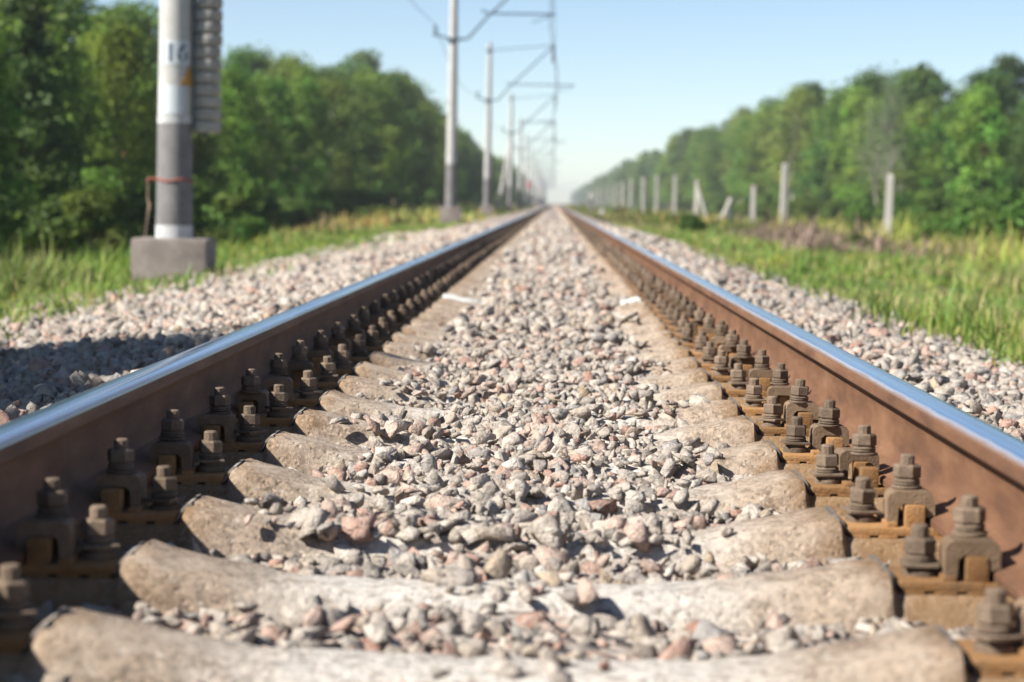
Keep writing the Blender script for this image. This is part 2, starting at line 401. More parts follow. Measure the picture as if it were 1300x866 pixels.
XC, XA = .695, .622        # clip bolt and anchor bolt, inner side of the right rail
RC = .7975                 # middle of the rail
def fastening_meshes():
    """meshes in the frame of the right rail, y = 0 at the middle of the sleeper"""
    mb = MB()
    mb.box((.796, 0, -.1905), (.211, .070, .0075), bev=.004)
    for i in range(9): mb.box((.605 + i * .048, 0, -.2), (.016, .0735, .003), bev=.001)
    for s in (-1, 1):                                     # the two ribs that hold the rail foot, each slotted for its bolt
        for y in (-.047, .047):
            x = RC + s * (RC - .700)
            mb.box((x, y, -.166), (.0175, .019, .022), bev=.005)
        mb.box((RC + s * (RC - .660), 0, -.181), (.010, .064, .006), bev=.003)
    plate = mb.mesh('base_plate', M['plate'], smooth=40)
    mb = MB(); n = 7                                       # rubber pad, its free edge curling up beside the hump
    prof = [(.606, -.1975), (.588, -.195), (.582, -.186), (.576, -.174), (.568, -.166), (.560, -.1635)]
    vs = []
    for x, z in prof: vs += [(x, -.05, z), (x, .062, z), (x - .003, -.05, z - .004), (x - .003, .062, z - .004)]
    fs = []
    for i in range(len(prof) - 1):
        a = i * 4; b = a + 4
        fs += [(a, b, b + 1, a + 1), (a + 2, a + 3, b + 3, b + 2), (a, a + 2, b + 2, b), (a + 1, b + 1, b + 3, a + 3)]
    mb.add(vs, fs)
    pad = mb.mesh('rubber_pad', M['rubber'], smooth=40)
    mb = MB()
    outer = [(.655, -.183), (.655, -.135), (.658, -.127), (.666, -.122), (.724, -.122), (.732, -.126), (.736, -.134), (.737, -.163),
             (.722, -.166), (.721, -.150), (.714, -.143), (.682, -.143), (.674, -.150), (.672, -.183)]
    # the arched clip; its middle is pinched round the bolt
    mb.prism(outer, -.031, .031)
    clip = mb.mesh('rail_clip', M['clip'], smooth=30)
    mb = MB(); c = (0, 0)
    mb.lathe([(.024, 0), (.027, .002), (.027, .005), (.024, .006)], (c[0], c[1], -.122), 14)
    coil(mb, c, -.1155, -.104, .0225); hexnut(mb, c, -.1035, -.079, .0245, .35)
    mb.lathe([(.0130, 0), (.0130, .019), (.0105, .0215)], (c[0], c[1], -.083), 10)
    cb = mb.mesh('clip_bolt', M['bolt'], smooth=35)
    mb = MB(); c = (0, 0)
    mb.lathe([(.028, 0), (.028, .010), (.022, .012), (.022, .020)], (c[0], c[1], -.184), 12)
    mb.box((c[0], 0, -.163), (.028, .030, .003), bev=.002)
    coil(mb, c, -.160, -.149, .0225); hexnut(mb, c, -.1485, -.123, .0245, .75)
    mb.lathe([(.0135, 0), (.0135, .018), (.011, .021)], (c[0], c[1], -.125), 10)
    ab = mb.mesh('anchor_bolt', M['bolt'], smooth=35)
    mb = MB()                                              # all of it, coarse, for far sleepers
    mb.box((.796, 0, -.1905), (.222, .070, .0075))
    for s in (-1, 1):
        def X_(x): return RC + s * (x - RC)
        mb.box((X_(.702), 0, -.150), (.045, .031, .030)); mb.box((X_(XC), 0, -.095), (.017, .017, .03))
        mb.box((X_(XA), 0, -.150), (.019, .019, .042))
    far = mb.mesh('rail_fastening', M['bolt'])
    return plate, pad, clip, cb, ab, far
PLATE, PAD, CLIP, CB, AB, FARF = fastening_meshes()

def near_sleeper(me):
    root = link('concrete_sleeper', me)
    for side in (1, -1):
        p = link('base_plate', PLATE, root); p.scale = (side, 1, 1) if side > 0 else (1, 1, 1)
        if side < 0: p.rotation_euler = (0, 0, math.pi)
        link('rubber_pad', PAD, p)
        for s in (0, 1):
            for nm, mm in (('rail_clip', CLIP), ('clip_bolt', CB), ('anchor_bolt', AB)):
                o = link(nm, mm, p); x0 = {'rail_clip': 0, 'clip_bolt': XC, 'anchor_bolt': XA}[nm]; o.location = (x0, 0, 0)
                if s: o.rotation_euler = (0, 0, math.pi); o.location = (2 * RC - x0, 0, 0)
    return root
def far_sleeper(me):
    root = link('concrete_sleeper', me)
    a = link('rail_fastening', FARF, root); b = link('rail_fastening', FARF, root); b.rotation_euler = (0, 0, math.pi)
    return root

SM = [sleeper_mesh(s, M['sleeper']) for s in (1, 2, 3, 4, 5)]
SMF = sleeper_mesh(9, M['sleeper'], False); SMW = sleeper_mesh(11, M['whitepaint_sleeper'])
NEAR_N, FAR_N, WHITE_K = 44, 270, 17
protos = [near_sleeper(m) for m in SM]; proto_w = near_sleeper(SMW); proto_f = far_sleeper(SMF)
ORD = ['nearest', 'second', 'third', 'fourth', 'fifth', 'sixth', 'seventh', 'eighth', 'ninth', 'tenth', 'eleventh', 'twelfth', 'thirteenth', 'fourteenth',
       'fifteenth', 'sixteenth', 'seventeenth', 'eighteenth', 'nineteenth', 'twentieth']
used = set(); G_SL = 'concrete sleepers under the rails'
for k in range(-1, FAR_N):
    src = proto_w if k == WHITE_K else (protos[(k * 7 + 3) % 5 if k >= 0 else 1] if k < NEAR_N else proto_f)
    if src in used: o = copy_tree(src)
    else: o = src; used.add(src)
    o.location = (random.uniform(-.006, .006), sleeper_y(k) + random.uniform(-.008, .008), random.uniform(-.0015, .0015) if k < NEAR_N else 0)
    o.rotation_euler = (0, 0, R(random.uniform(-.5, .5)))
    for p in o.children:                                    # no two fastenings are done up alike
        for q in p.children:
            nm = q.name.split('.')[0]
            if nm.endswith('bolt'):
                q.rotation_euler = (R(random.gauss(0, 1.6)), R(random.gauss(0, 1.6)), random.uniform(0, 6.28)); q.location.z = random.uniform(-.004, .003)
            elif nm == 'rail_clip': q.rotation_euler.z += R(random.gauss(0, 2.5)); q.location.y = random.gauss(0, .003) + (q.location.x > 1) * 0
    if k == WHITE_K: lab = 'concrete sleeper painted white across the track, both ends showing as pale bars'
    elif k < WHITE_K:
        n = k + 1
        lab = ('nearest concrete sleeper cut by the bottom edge of the picture' if n == 0 else
               f'tan concrete sleeper, {ORD[n]} in the row counted from the bottom edge')
    elif k < WHITE_K + 12: lab = f'tan concrete sleeper, {ORD[k - WHITE_K - 1].replace("nearest", "first")} in the row beyond the white painted one'
    else: lab = 'concrete sleeper far down the track where the row blurs together'
    tag(o, lab, 'sleeper', G_SL)
mb = []                                                     # the rest of the row, too far away to tell apart
Vs, Fs = [], []
bx = np.array([(x, y, z) for x in (.36, 1.3) for y in (-.11, .11) for z in (-.4, -.19)], float)
bf = np.array([(0, 1, 3, 2), (4, 6, 7, 5), (0, 4, 5, 1), (2, 3, 7, 6), (1, 5, 7, 3)])
for i, k in enumerate(range(FAR_N, FAR_N + 900)):
    for s_ in (0, 1):
        Vs.append(bx + np.array([-1.66 * s_, sleeper_y(k), 0])); Fs.append(bf + 8 * (2 * i + s_))
tag(link('sleeper_row', fast_mesh('sleeper_row', np.concatenate(Vs), np.concatenate(Fs), M['sleeper'])),
    'distant concrete sleepers merging into one band near the horizon', 'sleepers', kind='stuff')

# ------------------------------------------------------------------ rails
def rail_mesh():
    half = [(.0, 0.0), (.012, -.0003), (.022, -.0012), (.029, -.0035), (.0335, -.0075), (.0360, -.013), (.0372, -.020), (.0378, -.034), (.0360, -.0375), (.022, -.0435),
            (.0120, -.049), (.0088, -.058), (.0078, -.080), (.0085, -.115), (.0110, -.135), (.0165, -.146), (.026, -.1515), (.045, -.1575), (.071, -.1655), (.075, -.169), (.075, -.180)]
    prof = half + [(-x, z) for x, z in half[::-1] if x > 0]
    ysr = np.concatenate([np.array([-6.]), np.arange(0, 60, 2.0), np.arange(60, 300, 20.), np.geomspace(300, 2500, 12)])
    n = len(prof); vs = [(x, y, z) for y in ysr for x, z in prof]; fs = []; mi = []
    for j in range(len(ysr) - 1):
        for i in range(n):
            i2 = (i + 1) % n; a = j * n
            fs.append((a + i, a + n + i, a + n + i2, a + i2))
            zz = (prof[i][1] + prof[i2][1]) / 2
            mi.append(1 if zz > -.0115 else 0)
    m = MB(); m.v = vs; m.f = fs; m.m = mi
    m.f += [tuple(range(n)), tuple((len(ysr) - 1) * n + k for k in range(n))[::-1]]; m.m += [0, 0]
    return m.mesh('steel_rail', [M['railside'], M['railtop']], smooth=28)
RM = rail_mesh()
r1 = tag(link('steel_rail', RM, loc=(-RC, 0, 0)), 'rusty steel rail on the left, shaded inner side, polished top tinted sky blue', 'rail', 'running rails')
r2 = tag(link('steel_rail', RM, loc=(RC, 0, 0)), 'rusty steel rail on the right, sunlit brown inner side, polished top tinted sky blue', 'rail', 'running rails')

# ------------------------------------------------------------------ ballast stones
PAL = np.array([(.38, .33, .28), (.34, .28, .225), (.43, .38, .33), (.265, .23, .205), (.175, .157, .145), (.29, .275, .265), (.42, .28, .225), (.36, .185, .135), (.26, .115, .075), (.34, .255, .165), (.47, .43, .385)])
PW = np.array([.19, .16, .13, .11, .07, .08, .10, .06, .035, .035, .03]); PW /= PW.sum()
def stone_proto(seed, fine):
    r = np.random.default_rng(seed); bm = bmesh.new()
    n = r.integers(8, 12)
    P = r.normal(size=(n, 3)); P /= np.linalg.norm(P, axis=1)[:, None]
    P = np.sign(P) * np.abs(P) ** .7
    P *= r.uniform(.78, 1.1, (n, 1)); P *= np.array([1.15, r.uniform(.75, 1.0), r.uniform(.48, .72)])
    for p in P: bm.verts.new(p)
    g = bmesh.ops.convex_hull(bm, input=bm.verts[:])
    bmesh.ops.delete(bm, geom=[v for v in bm.verts if not v.link_faces], context='VERTS')
    if fine:
        bmesh.ops.subdivide_edges(bm, edges=bm.edges[:], cuts=1, use_grid_fill=True)
        for v in bm.verts: v.co *= 1 + r.uniform(-.07, .045)
    bmesh.ops.triangulate(bm, faces=bm.faces[:]); bm.verts.index_update()
    Vv = np.array([v.co[:] for v in bm.verts]); Ff = np.array([[v.index for v in f.verts] for f in bm.faces]); bm.free()
    return Vv, Ff
FINE = [stone_proto(100 + i, True) for i in range(36)]; COARSE = [stone_proto(300 + i, False) for i in range(24)]
def rand_rot(n, r):
    q = r.normal(size=(n, 4)); q[:, 1:3] *= .32; q /= np.linalg.norm(q, axis=1)[:, None]
    w, x, y, z = q.T
    return np.stack([1 - 2 * (y * y + z * z), 2 * (x * y - z * w), 2 * (x * z + y * w), 2 * (x * y + z * w), 1 - 2 * (x * x + z * z), 2 * (y * z - x * w),
                     2 * (x * z - y * w), 2 * (y * z + x * w), 1 - 2 * (x * x + y * y)], -1).reshape(n, 3, 3)
def sleeper_top(x, y):
    """height of the sleeper under (x, y), or -9"""
    k = np.round((y - S0) / SP); dy = np.abs(y - (S0 + k * SP))
    z = interp(np.abs(x), ST)
    w = np.where(np.abs(x) < .3, .10, .125)
    return np.where((dy < w) & (np.abs(x) < 1.36), z, -9), k
def scatter(x0, x1, y0, y1, sp, r0, layer=0):
    nx, ny = int((x1 - x0) / sp), int((y1 - y0) / sp)
    gx, gy = np.meshgrid(np.arange(nx), np.arange(ny))
    x = x0 + (gx.ravel() + rng.uniform(-.1, 1.1, gx.size)) * sp; y = y0 + (gy.ravel() + rng.uniform(-.1, 1.1, gx.size)) * sp
    keep = (x > -.265 * y - .9) & (x < .235 * y + 1.0)
    x, y = x[keep], y[keep]
    rad = r0 * np.exp(rng.normal(0, .42, len(x))); rad = np.clip(rad, r0 * .45, r0 * 2.1)
    st, k = sleeper_top(x, y); on = st > -5
    edge = .33 + .08 * np.sin(k * 2.4 + x * 3) + rng.normal(0, .05, len(x))
    edge = np.where(k == WHITE_K, .28, edge)
    edge = np.where(k <= 0, np.where(np.abs(x + .03 * np.sin(k * 9)) < .12, .16, .0), edge)
    ax = np.abs(x)
    drop = on & (ax > edge) & (ax < 1.0)
    drop |= (ax > .66) & (ax < .93) & (rng.random(len(x)) < .55)
    z = bz(x) - .016 + rng.normal(0, .005, len(x)) + layer * .012 - np.where((y < 4.0) & (ax < .5), .016, 0) + .012 * np.sin(x * 7 + y * 3.1) * np.sin(y * 4.3 - x * 2) * (ax < .5)
    z = np.where(on, np.maximum(z, st + rad * .35), z)
    rail = (ax > .69) & (ax < .905); z = np.where(rail, np.minimum(z, -.225 - rad * .5), z)
    if layer: drop |= ((ax > .40) & (ax < .95)) | (rng.random(len(x)) < .2)
    drop |= on & (k <= 0) & (ax < 1) & (rng.random(len(x)) < .72)
    keep = ~drop
    return np.stack([x, y, z, rad], -1)[keep]
zones = [
    (-.70, .70, 1.9, 9.5, .029, .0168, 0), (-.45, .45, 1.9, 9.5, .060, .018, 1), (-.45, .45, 9.5, 20, .10, .026, 1),
    (-.70, .70, 9.5, 20, .043, .025, 0), (-.70, .70, 20, 36, .070, .035, 0), (-.5, .5, 36, 62, .12, .055, 0),
    (-3.3, -.90, 4.0, 15, .044, .0235, 0), (-3.6, -1.2, 6.0, 22, .12, .028, 1), (-3.3, -.90, 15, 30, .075, .038, 0), (-3.6, -.9, 30, 50, .13, .055, 0),
    (.90, 2.65, 4.0, 14, .037, .0205, 0), (1.2, 2.6, 4.0, 22, .12, .028, 1), (.90, 2.65, 14, 30, .070, .036, 0), (.90, 2.65, 30, 50, .12, .055, 0)]
S = np.concatenate([scatter(*z) for z in zones])
n = len(S)
tint = PAL[rng.choice(len(PAL), n, p=PW)] * rng.uniform(.84, 1.26, (n, 1))
rustf = np.clip((np.abs(np.abs(S[:, 0]) - .74) < .22) * rng.uniform(.0, .8, n), 0, 1)[:, None]
tint = tint * (1 - rustf) + np.array([.24, .145, .07]) * rustf
dust = rng.uniform(.0, .4, n)[:, None]; tint = tint * (1 - dust) + np.array([.46, .40, .335]) * dust
ROT = rand_rot(n, rng)
# how large each shows in the picture
px = (S[:, 0] - CX) / S[:, 1] * FPX + 703; py = 258 - (S[:, 2] - CZ) / S[:, 1] * FPX
vis = (px > 5) & (px < 1295) & (py < 860) & ((np.abs(S[:, 0]) < .62) | (S[:, 1] > 7))
st, _ = sleeper_top(S[:, 0], S[:, 1])
size = np.where(vis, S[:, 3] / S[:, 1], 0) * np.where(S[:, 2] > bz(S[:, 0]) - .012, 1, .5)
single = np.zeros(n, bool); single[np.argsort(-size)[:300]] = True
def bake(idx, protos, name):
    Vo, Fo, To = [], [], []; off = 0
    pi = rng.integers(0, len(protos), len(idx))
    for p, (pv, pf) in enumerate(protos):
        sel = idx[pi == p]
        if not len(sel): continue
        W = np.einsum('nij,vj->nvi', ROT[sel], pv) * S[sel, 3][:, None, None] + S[sel, None, :3]
        Vo.append(W.reshape(-1, 3)); Fo.append((pf[None] + (np.arange(len(sel)) * len(pv))[:, None, None] + off).reshape(-1, 3))
        To.append(np.repeat(tint[sel], len(pv), axis=0)); off += len(sel) * len(pv)
    return fast_mesh(name, np.concatenate(Vo), np.concatenate(Fo), M['stone'], np.concatenate(To))
nearm = S[:, 1] < 8.6
loose = link('loose_ballast', bake(np.where(~single & nearm)[0], FINE, 'loose_ballast'), ballast); tag(loose, kind='stuff')
loose2 = link('loose_ballast', bake(np.where(~single & ~nearm)[0], COARSE, 'loose_ballast_far'), ballast); tag(loose2, kind='stuff')
smesh = []
for i in range(66):
    pv, pf = FINE[i % len(FINE)]
    smesh.append(fast_mesh('stone', pv, pf, M['stone'], PAL[rng.choice(len(PAL), p=PW)] * rng.uniform(.74, 1.0) + np.array([.44, .38, .32]) * .24))
for j, i in enumerate(np.where(single)[0]):
    o = link('stone', smesh[(j * 31) % 66], ballast, S[i, :3])
    o.rotation_euler = Matrix(ROT[i].tolist()).to_euler(); o.scale = (float(S[i, 3]),) * 3

# ------------------------------------------------------------------ overhead line masts
def arc_panel(mb, r, z0, z1, a0, a1, n=8, th=.006):
    vs = []
    for i in range(n + 1):
        a = a0 + (a1 - a0) * i / n
        for rr in (r, r + th):
            for z in (z0, z1): vs.append((rr * math.sin(a), -rr * math.cos(a), z))
    fs = []
    for i in range(n):
        b = i * 4; c = b + 4
        fs += [(b + 2, c + 2, c + 3, b + 3), (b, b + 1, c + 1, c), (b + 1, b + 3, c + 3, c + 1), (b, c, c + 2, b + 2)]
    fs += [(0, 2, 3, 1), (n * 4, n * 4 + 1, n * 4 + 3, n * 4 + 2)]
    return mb.add(vs, fs)

def text_mesh(txt, size, mat, r, zc, a_c=0.0, off=.009):
    cu = bpy.data.curves.new('number', 'FONT'); cu.body = txt; cu.size = size; cu.align_x = 'CENTER'; cu.extrude = .001
    cu.offset = .006
    o = bpy.data.objects.new('number_tmp', cu); COL.objects.link(o)
    me = bpy.data.meshes.new_from_object(o.evaluated_get(bpy.context.evaluated_depsgraph_get()))
    bpy.data.objects.remove(o); bpy.data.curves.remove(cu)
    for v in me.vertices:
        a = a_c + v.co.x / r; rr = r + off + v.co.z
        v.co = Vector((rr * math.sin(a), -rr * math.cos(a), zc + v.co.y - size * .34))
    me.materials.clear(); me.materials.append(mat); me.name = 'number'; return me

BASEZ = lambda x: float(gz(x))
# the mast beside the grass, with foundation block, number and counterweights
NM = (at_px(220, 300, 21.0)[0], 21.0)
gz0 = BASEZ(NM[0])
mast = bpy.data.objects.new('catenary_mast', None); COL.objects.link(mast); mast.location = (NM[0], NM[1], gz0)
tag(mast, 'thick grey concrete mast on a square foundation block, numbered plate high on its shaft', 'mast', 'concrete masts of the overhead line')
top_blk = at_px(220, 303, 20.7)[1] - gz0
b = MB().box((0, 0, top_blk / 2 - .2), (.365, .31, top_blk / 2 + .2), bev=.03)
link('foundation_block', b.mesh('foundation_block', M['block'], smooth=30), mast)
def rad(z): return .180 - .0095 * z
H = 9.6
def shaft(mb, z0, z1, extra=0.0, n=28, mi=0):
    k = max(2, int((z1 - z0) / .5))
    zs = [z0 + (z1 - z0) * i / k for i in range(k + 1)]
    return mb.lathe([(rad(z) + extra, z) for z in zs], (0, 0, 0), n, mi=mi)
def zpx(y, depth=NM[1]): return at_px(220, y, depth)[1] - gz0      # height over the mast's foot of a row of the photo
zb0, zb1, zd1 = top_blk, zpx(286), zpx(156)
link('shaft', shaft(MB(), zd1, H).mesh('shaft', M['mast'], smooth=30), mast)
link('tarred_shaft', shaft(MB(), zb1 - .002, zd1 + .002, .0015).mesh('tarred_shaft', M['mastdark'], smooth=30), mast)
link('whitewashed_foot', shaft(MB(), zb0 - .05, zb1, .004).mesh('whitewashed_foot', M['white'], smooth=30), mast)
link('white_band', shaft(MB(), zpx(156) - .01, zpx(148), .003).mesh('white_band', M['white'], smooth=30), mast)
rz = rad(zpx(68))
np_ = link('number_plate', arc_panel(MB(), rz + .001, zpx(84), zpx(54), R(-48), R(62)).mesh('number_plate', M['signwhite'], smooth=40), mast)
link('number', text_mesh('16', .235, M['ink'], rz, zpx(69), R(14)), np_)
link('pale_notice', arc_panel(MB(), rad(zpx(125)) + .001, zpx(146), zpx(110), R(-55), R(40)).mesh('pale_notice', M['signwhite'], smooth=40), mast)
# yellow triangle on the shaded side
mb = MB(); rr = rad(zpx(98)) + .004; zc = zpx(97); N = 6
vs = []; NC = 6
for i in range(N + 1):
    t_ = i / N; hw = .105 * (1 - t_) + .002; z = zc - .10 + .20 * t_
    for j in range(NC + 1):
        a = R(62) + hw * (2 * j / NC - 1) / rr
        for e in (0, .006): vs.append(((rr + e) * math.sin(a), -(rr + e) * math.cos(a), z))
fs = []; W2 = 2 * (NC + 1)
for i in range(N):
    for j in range(NC):
        q = i * W2 + 2 * j; p = q + W2
        fs += [(q + 1, q + 3, p + 3, p + 1), (q, p, p + 2, q + 2)]
    q = i * W2; p = q + W2; fs += [(q, q + 1, p + 1, p), (q + W2 - 2, p + W2 - 2, p + W2 - 1, q + W2 - 1)]
link('warning_triangle', mb.add(vs, fs).mesh('warning_triangle', M['yellow']), mast)
zr = zpx(229); rr = rad(zr) + .004
ring = [(rr * math.cos(2 * math.pi * i / 24), rr * math.sin(2 * math.pi * i / 24), zr + .012 * math.sin(i)) for i in range(25)]
mb = MB().tube(ring, .013, 8, False)
mb.tube([(-rr + .01, -.03, zr), (-rr - .07, -.05, zr + .012), (-rr - .08, -.055, zr - .02)], .017, 8)
cl = link('clamp_wire', mb.mesh('clamp_wire', M['redrust'], smooth=40), mast)
cab = [(-rr - .07, -.05, zr), (-rr - .075, -.06, zr - .18), (-rr - .05, -.07, zr - .24), (-rr - .07, -.07, zr - .34), (-rr - .10, -.08, zr - .6), (-rr - .12, -.12, .2), (-rr - .14, -.14, .02)]
link('earth_wire', MB().tube(cab, [.007, .008, .018, .007, .005, .005, .005], 6).mesh('earth_wire', M['wood'], smooth=40), mast)

# counterweights hanging beside it
cw = bpy.data.objects.new('counterweight_stack', None); COL.objects.link(cw)
CWX, zbot = at_px(260.5, 169, 21.1)
cw.location = (CWX, 21.12, zbot)
tag(cw, 'hanging stack of round grey concrete counterweights beside the numbered mast', 'counterweight')
hd = 15.6 / FPX * 21.1
disc = MB().lathe([(.05, 0), (.140, 0), (.153, .010), (.157, .018), (.157, hd - .022), (.151, hd - .012), (.11, hd - .006), (.05, hd - .005)], (0, 0, 0), 26).mesh('weight_disc', M['weight'], smooth=35)
for i in range(16):
    link('weight_disc', disc, cw, (random.uniform(-.012, .012), random.uniform(-.01, .01), i * hd)).rotation_euler = (R(random.uniform(-1, 1)), R(random.uniform(-1, 1)), random.uniform(0, 6))
link('hanger_rod', MB().tube([(0, 0, -.04), (0, 0, 16 * hd + .5)], .014, 8).mesh('hanger_rod', M['steel']), cw)
link('hanger_cable', MB().tube([(0, 0, 16 * hd + .45), (0, 0, 8.2 - zbot), (.05, .12, 8.35 - zbot), (.4, 6, 8.3 - zbot)], .008, 6).mesh('hanger_cable', M['wire']), cw)
mb = MB()
cpts = [(-.09, -.172, 10.3 * hd), (-.06, -.178, 8.2 * hd), (-.085, -.178, 6 * hd), (-.075, -.178, 3 * hd), (-.08, -.174, .2 * hd)]
mb.tube(cpts, .009, 6)
link('tie_wire', mb.mesh('tie_wire', M['steel'], smooth=40), cw)
mb = MB(); mb.tube([(.03, -.172, 12.6 * hd), (-.04, -.178, 10.6 * hd), (-.09, -.172, 9.6 * hd)], .008, 6)
link('tie_wire', mb.mesh('tie_wire', M['steel'], smooth=40), cw)

def insulator(mb, p0, p1, n=4, r=.06):
    p0, p1 = Vector(p0), Vector(p1); pts = []; rr = []
    N = n * 4
    for i in range(N + 1):
        pts.append(p0 + (p1 - p0) * i / N); rr.append(r if i % 4 in (1, 2) else r * .45)
    mb.tube(pts, rr, 10)

MASTX = -3.45
CW_Z, MS_Z = 6.45, 7.95
def line_mast_meshes(h, reach=1.2):
    """mast seen from the track, foot at the origin, track towards +x"""
    zf = -BASEZ(MASTX)               # rail top above the foot
    d = -MASTX
    out = {}
    out['foundation_block'] = MB().box((0, 0, .10), (.36, .36, .5), bev=.03).mesh('foundation_block', M['block'], smooth=30)
    out['shaft'] = MB().lathe([(.20 - .0085 * (z), z) for z in np.linspace(2.05, h, 8)], n=16).mesh('shaft', M['mast'], smooth=40)
    out['tarred_shaft'] = MB().lathe([(.203 - .0085 * z, z) for z in np.linspace(.5, 2.05, 4)], n=16).mesh('tarred_shaft', M['mastdark'], smooth=40)
    za, zt = zf + 5.85, zf + 8.55
    out['cantilever'] = MB().tube([(.1, 0, za), (.5, 0, za + .05), (1.1, 0, za + .75), (d + .05, 0, zt + .35)], .047, 8).mesh('cantilever', M['steel'], smooth=40)
    out['tie_rod'] = MB().tube([(.06, 0, zt + .0), (d + .05, 0, zt + .35)], .028, 6).mesh('tie_rod', M['steel'], smooth=40)
    out['mast_clamp'] = MB().box((0, 0, za), (.2, .2, .05)).mesh('mast_clamp', M['steel'])
    out['top_clamp'] = MB().box((0, 0, zt), (.17, .17, .05)).mesh('top_clamp', M['steel'])
    mb = MB(); insulator(mb, (d, 0, zt + .33), (d, 0, zf + MS_Z), 5, .085)
    out['insulator'] = mb.mesh('insulator', M['insul'], smooth=40)
    out['registration_arm'] = MB().tube([(.95, 0, zf + CW_Z + .40), (1.2, 0, zf + CW_Z + .3), (d + reach, 0, zf + CW_Z + .30)], .035, 8).mesh('registration_arm', M['steel'], smooth=40)
    out['steady_arm'] = MB().tube([(d + reach - .05, 0, zf + CW_Z + .30), (d + reach * .75 - (0 if reach > .5 else .5), 0, zf + CW_Z + .12), (d + (.02 if reach > .5 else -.8), 0, zf + CW_Z + .02)], .022, 6).mesh('steady_arm', M['steel'], smooth=40)
    mb = MB(); mb.tube([(.1, 0, za + .02), (-.7, 0, za + .15)], .035, 6); insulator(mb, (-.62, 0, za + .15), (-.62, 0, za + .5), 3, .06)
    out['feeder_bracket'] = mb.mesh('feeder_bracket', M['steel'], smooth=40)
    return out
LM = line_mast_meshes(9.4); LM2 = line_mast_meshes(9.4, .0)
mys = [74, 118, 172, 224, 278, 332, 386, 440, 494, 548, 602, 656, 710, 764, 818, 872, 926, 980]
lab_m = {0: 'pale concrete mast with dark foot, second along the track after the numbered one',
         1: 'slimmer concrete mast whose full cantilever frame stands against the sky, third along the track',
         2: 'hazy concrete mast with a leaning strut, fourth along the track',
         3: 'hazy concrete mast just past the strutted one'}
for i, y in enumerate(mys):
    x = MASTX + random.uniform(-.08, .08) - (.12 if i == 1 else 0)
    e = bpy.data.objects.new('catenary_mast', None); COL.objects.link(e); e.location = (x, y, BASEZ(MASTX)); 
    tag(e, lab_m.get(i, 'distant pale concrete mast in the row shrinking towards the vanishing point'), 'mast', 'concrete masts of the overhead line')
    for nm, me in (LM if i % 2 else LM2).items(): link(nm, me, e)
    if i == 2:
        link('strut', MB().tube([(0, .15, 6.0), (-.95, -.1, -.1)], [.12, .15], 12).mesh('strut', M['mast'], smooth=40), e)

# the wires
ol = bpy.data.objects.new('overhead_line', None); COL.objects.link(ol); ol.location = (0, 0, 0)
tag(ol, 'contact wire and messenger wire with droppers hanging above the track', 'overhead wire')
spans = [-36, 21.0] + mys
cpts, mpts = [], []
for i, (a, b_) in enumerate(zip(spans, spans[1:])):
    xa, xb_ = (.25 if i % 2 else -.25), (-.25 if i % 2 else .25)
    for j in range(12):
        t_ = j / 12; y = a + (b_ - a) * t_; x = xa + (xb_ - xa) * t_
        cpts.append((x * .8, y, CW_Z)); mpts.append((x * .3, y, MS_Z - 1.15 * 4 * t_ * (1 - t_)))
link('contact_wire', MB().tube(cpts, .014, 5, False).mesh('contact_wire', M['wire']), ol)
link('messenger_wire', MB().tube(mpts, .014, 5, False).mesh('messenger_wire', M['wire']), ol)
for p, q in zip(cpts, mpts):
    if 55 < p[1] < 330 and q[2] - p[2] > .25 and mpts.index(q) % 2:
        link('dropper', MB().tube([p, q], .006, 4, False).mesh('dropper', M['wire']), ol)
fpts = []
for a, b_ in zip(spans, spans[1:]):
    for j in range(10):
        t_ = j / 10; fpts.append((MASTX - .62, a + (b_ - a) * t_, 6.35 - .9 * 4 * t_ * (1 - t_) if a > 30 else 6.35 - .5 * 4 * t_ * (1 - t_)))
tag(link('feeder_wire', MB().tube(fpts, .011, 5, False).mesh('feeder_wire', M['wire'])), 'thin feeder wire slanting across the sky left of the masts', 'wire')

# ------------------------------------------------------------------ lineside posts and boards
def post_mesh(h, w, mat, taper=.8):
    mb = MB(); vs = []; bw = w / 2
    mb.lathe([(bw * 1.414, -.4), (bw * 1.414 * (1 - (1 - taper) * .5), h * .5), (bw * 1.414 * taper, h - .05), (bw * 1.2 * taper, h)], n=4, rot=R(45))
    return mb.mesh('post', mat)
def lineside_post(px_, y_top, y_base, depth, w, label, mat='post', lean=0, strut=0):
    x, zt = at_px(px_, y_top, depth); z0 = BASEZ(x); h = zt - z0
    e = bpy.data.objects.new('concrete_post' if mat == 'post' else 'wooden_post', None); COL.objects.link(e)
    e.location = (x, depth, z0); e.rotation_euler = (0, R(lean), R(random.uniform(-20, 20)))
    tag(e, label, 'post', 'posts along the right edge of the meadow')
    link('post', post_mesh(h, w, M[mat]), e)
    if strut:
        link('strut', MB().tube([(0, -.12, h * .93), (strut, -.2, -.1)], [.12, .13], 8).mesh('strut', M[mat]), e)
    return e
lineside_post(1125, 222, 292, 64, .23, 'pale concrete post nearest the shrubs on the right, rising from yellow-green weeds', lean=1.5)
lineside_post(994, 208, 292, 94, .27, 'tallest pale concrete post standing alone in the right meadow', lean=1)
lineside_post(955, 236, 286, 110, .26, 'short pale concrete post just left of the tallest one')
lineside_post(926, 251, 280, 125, .25, 'stubby concrete post with a strut leaning onto it from the left', strut=-.85)
lineside_post(884, 230, 276, 153, .30, 'concrete post with a strut propping it on the right side', strut=.95)
for i, (p, yt, d) in enumerate([(856, 223, 180), (834, 223, 208), (816, 225, 242), (800, 228, 276)]):
    lineside_post(p, yt, 266, d, .30, ['concrete post next left of the right-propped post', 'second concrete post left of the right-propped post',
                  'third concrete post left of the right-propped post', 'fourth concrete post left of the right-propped post'][i])
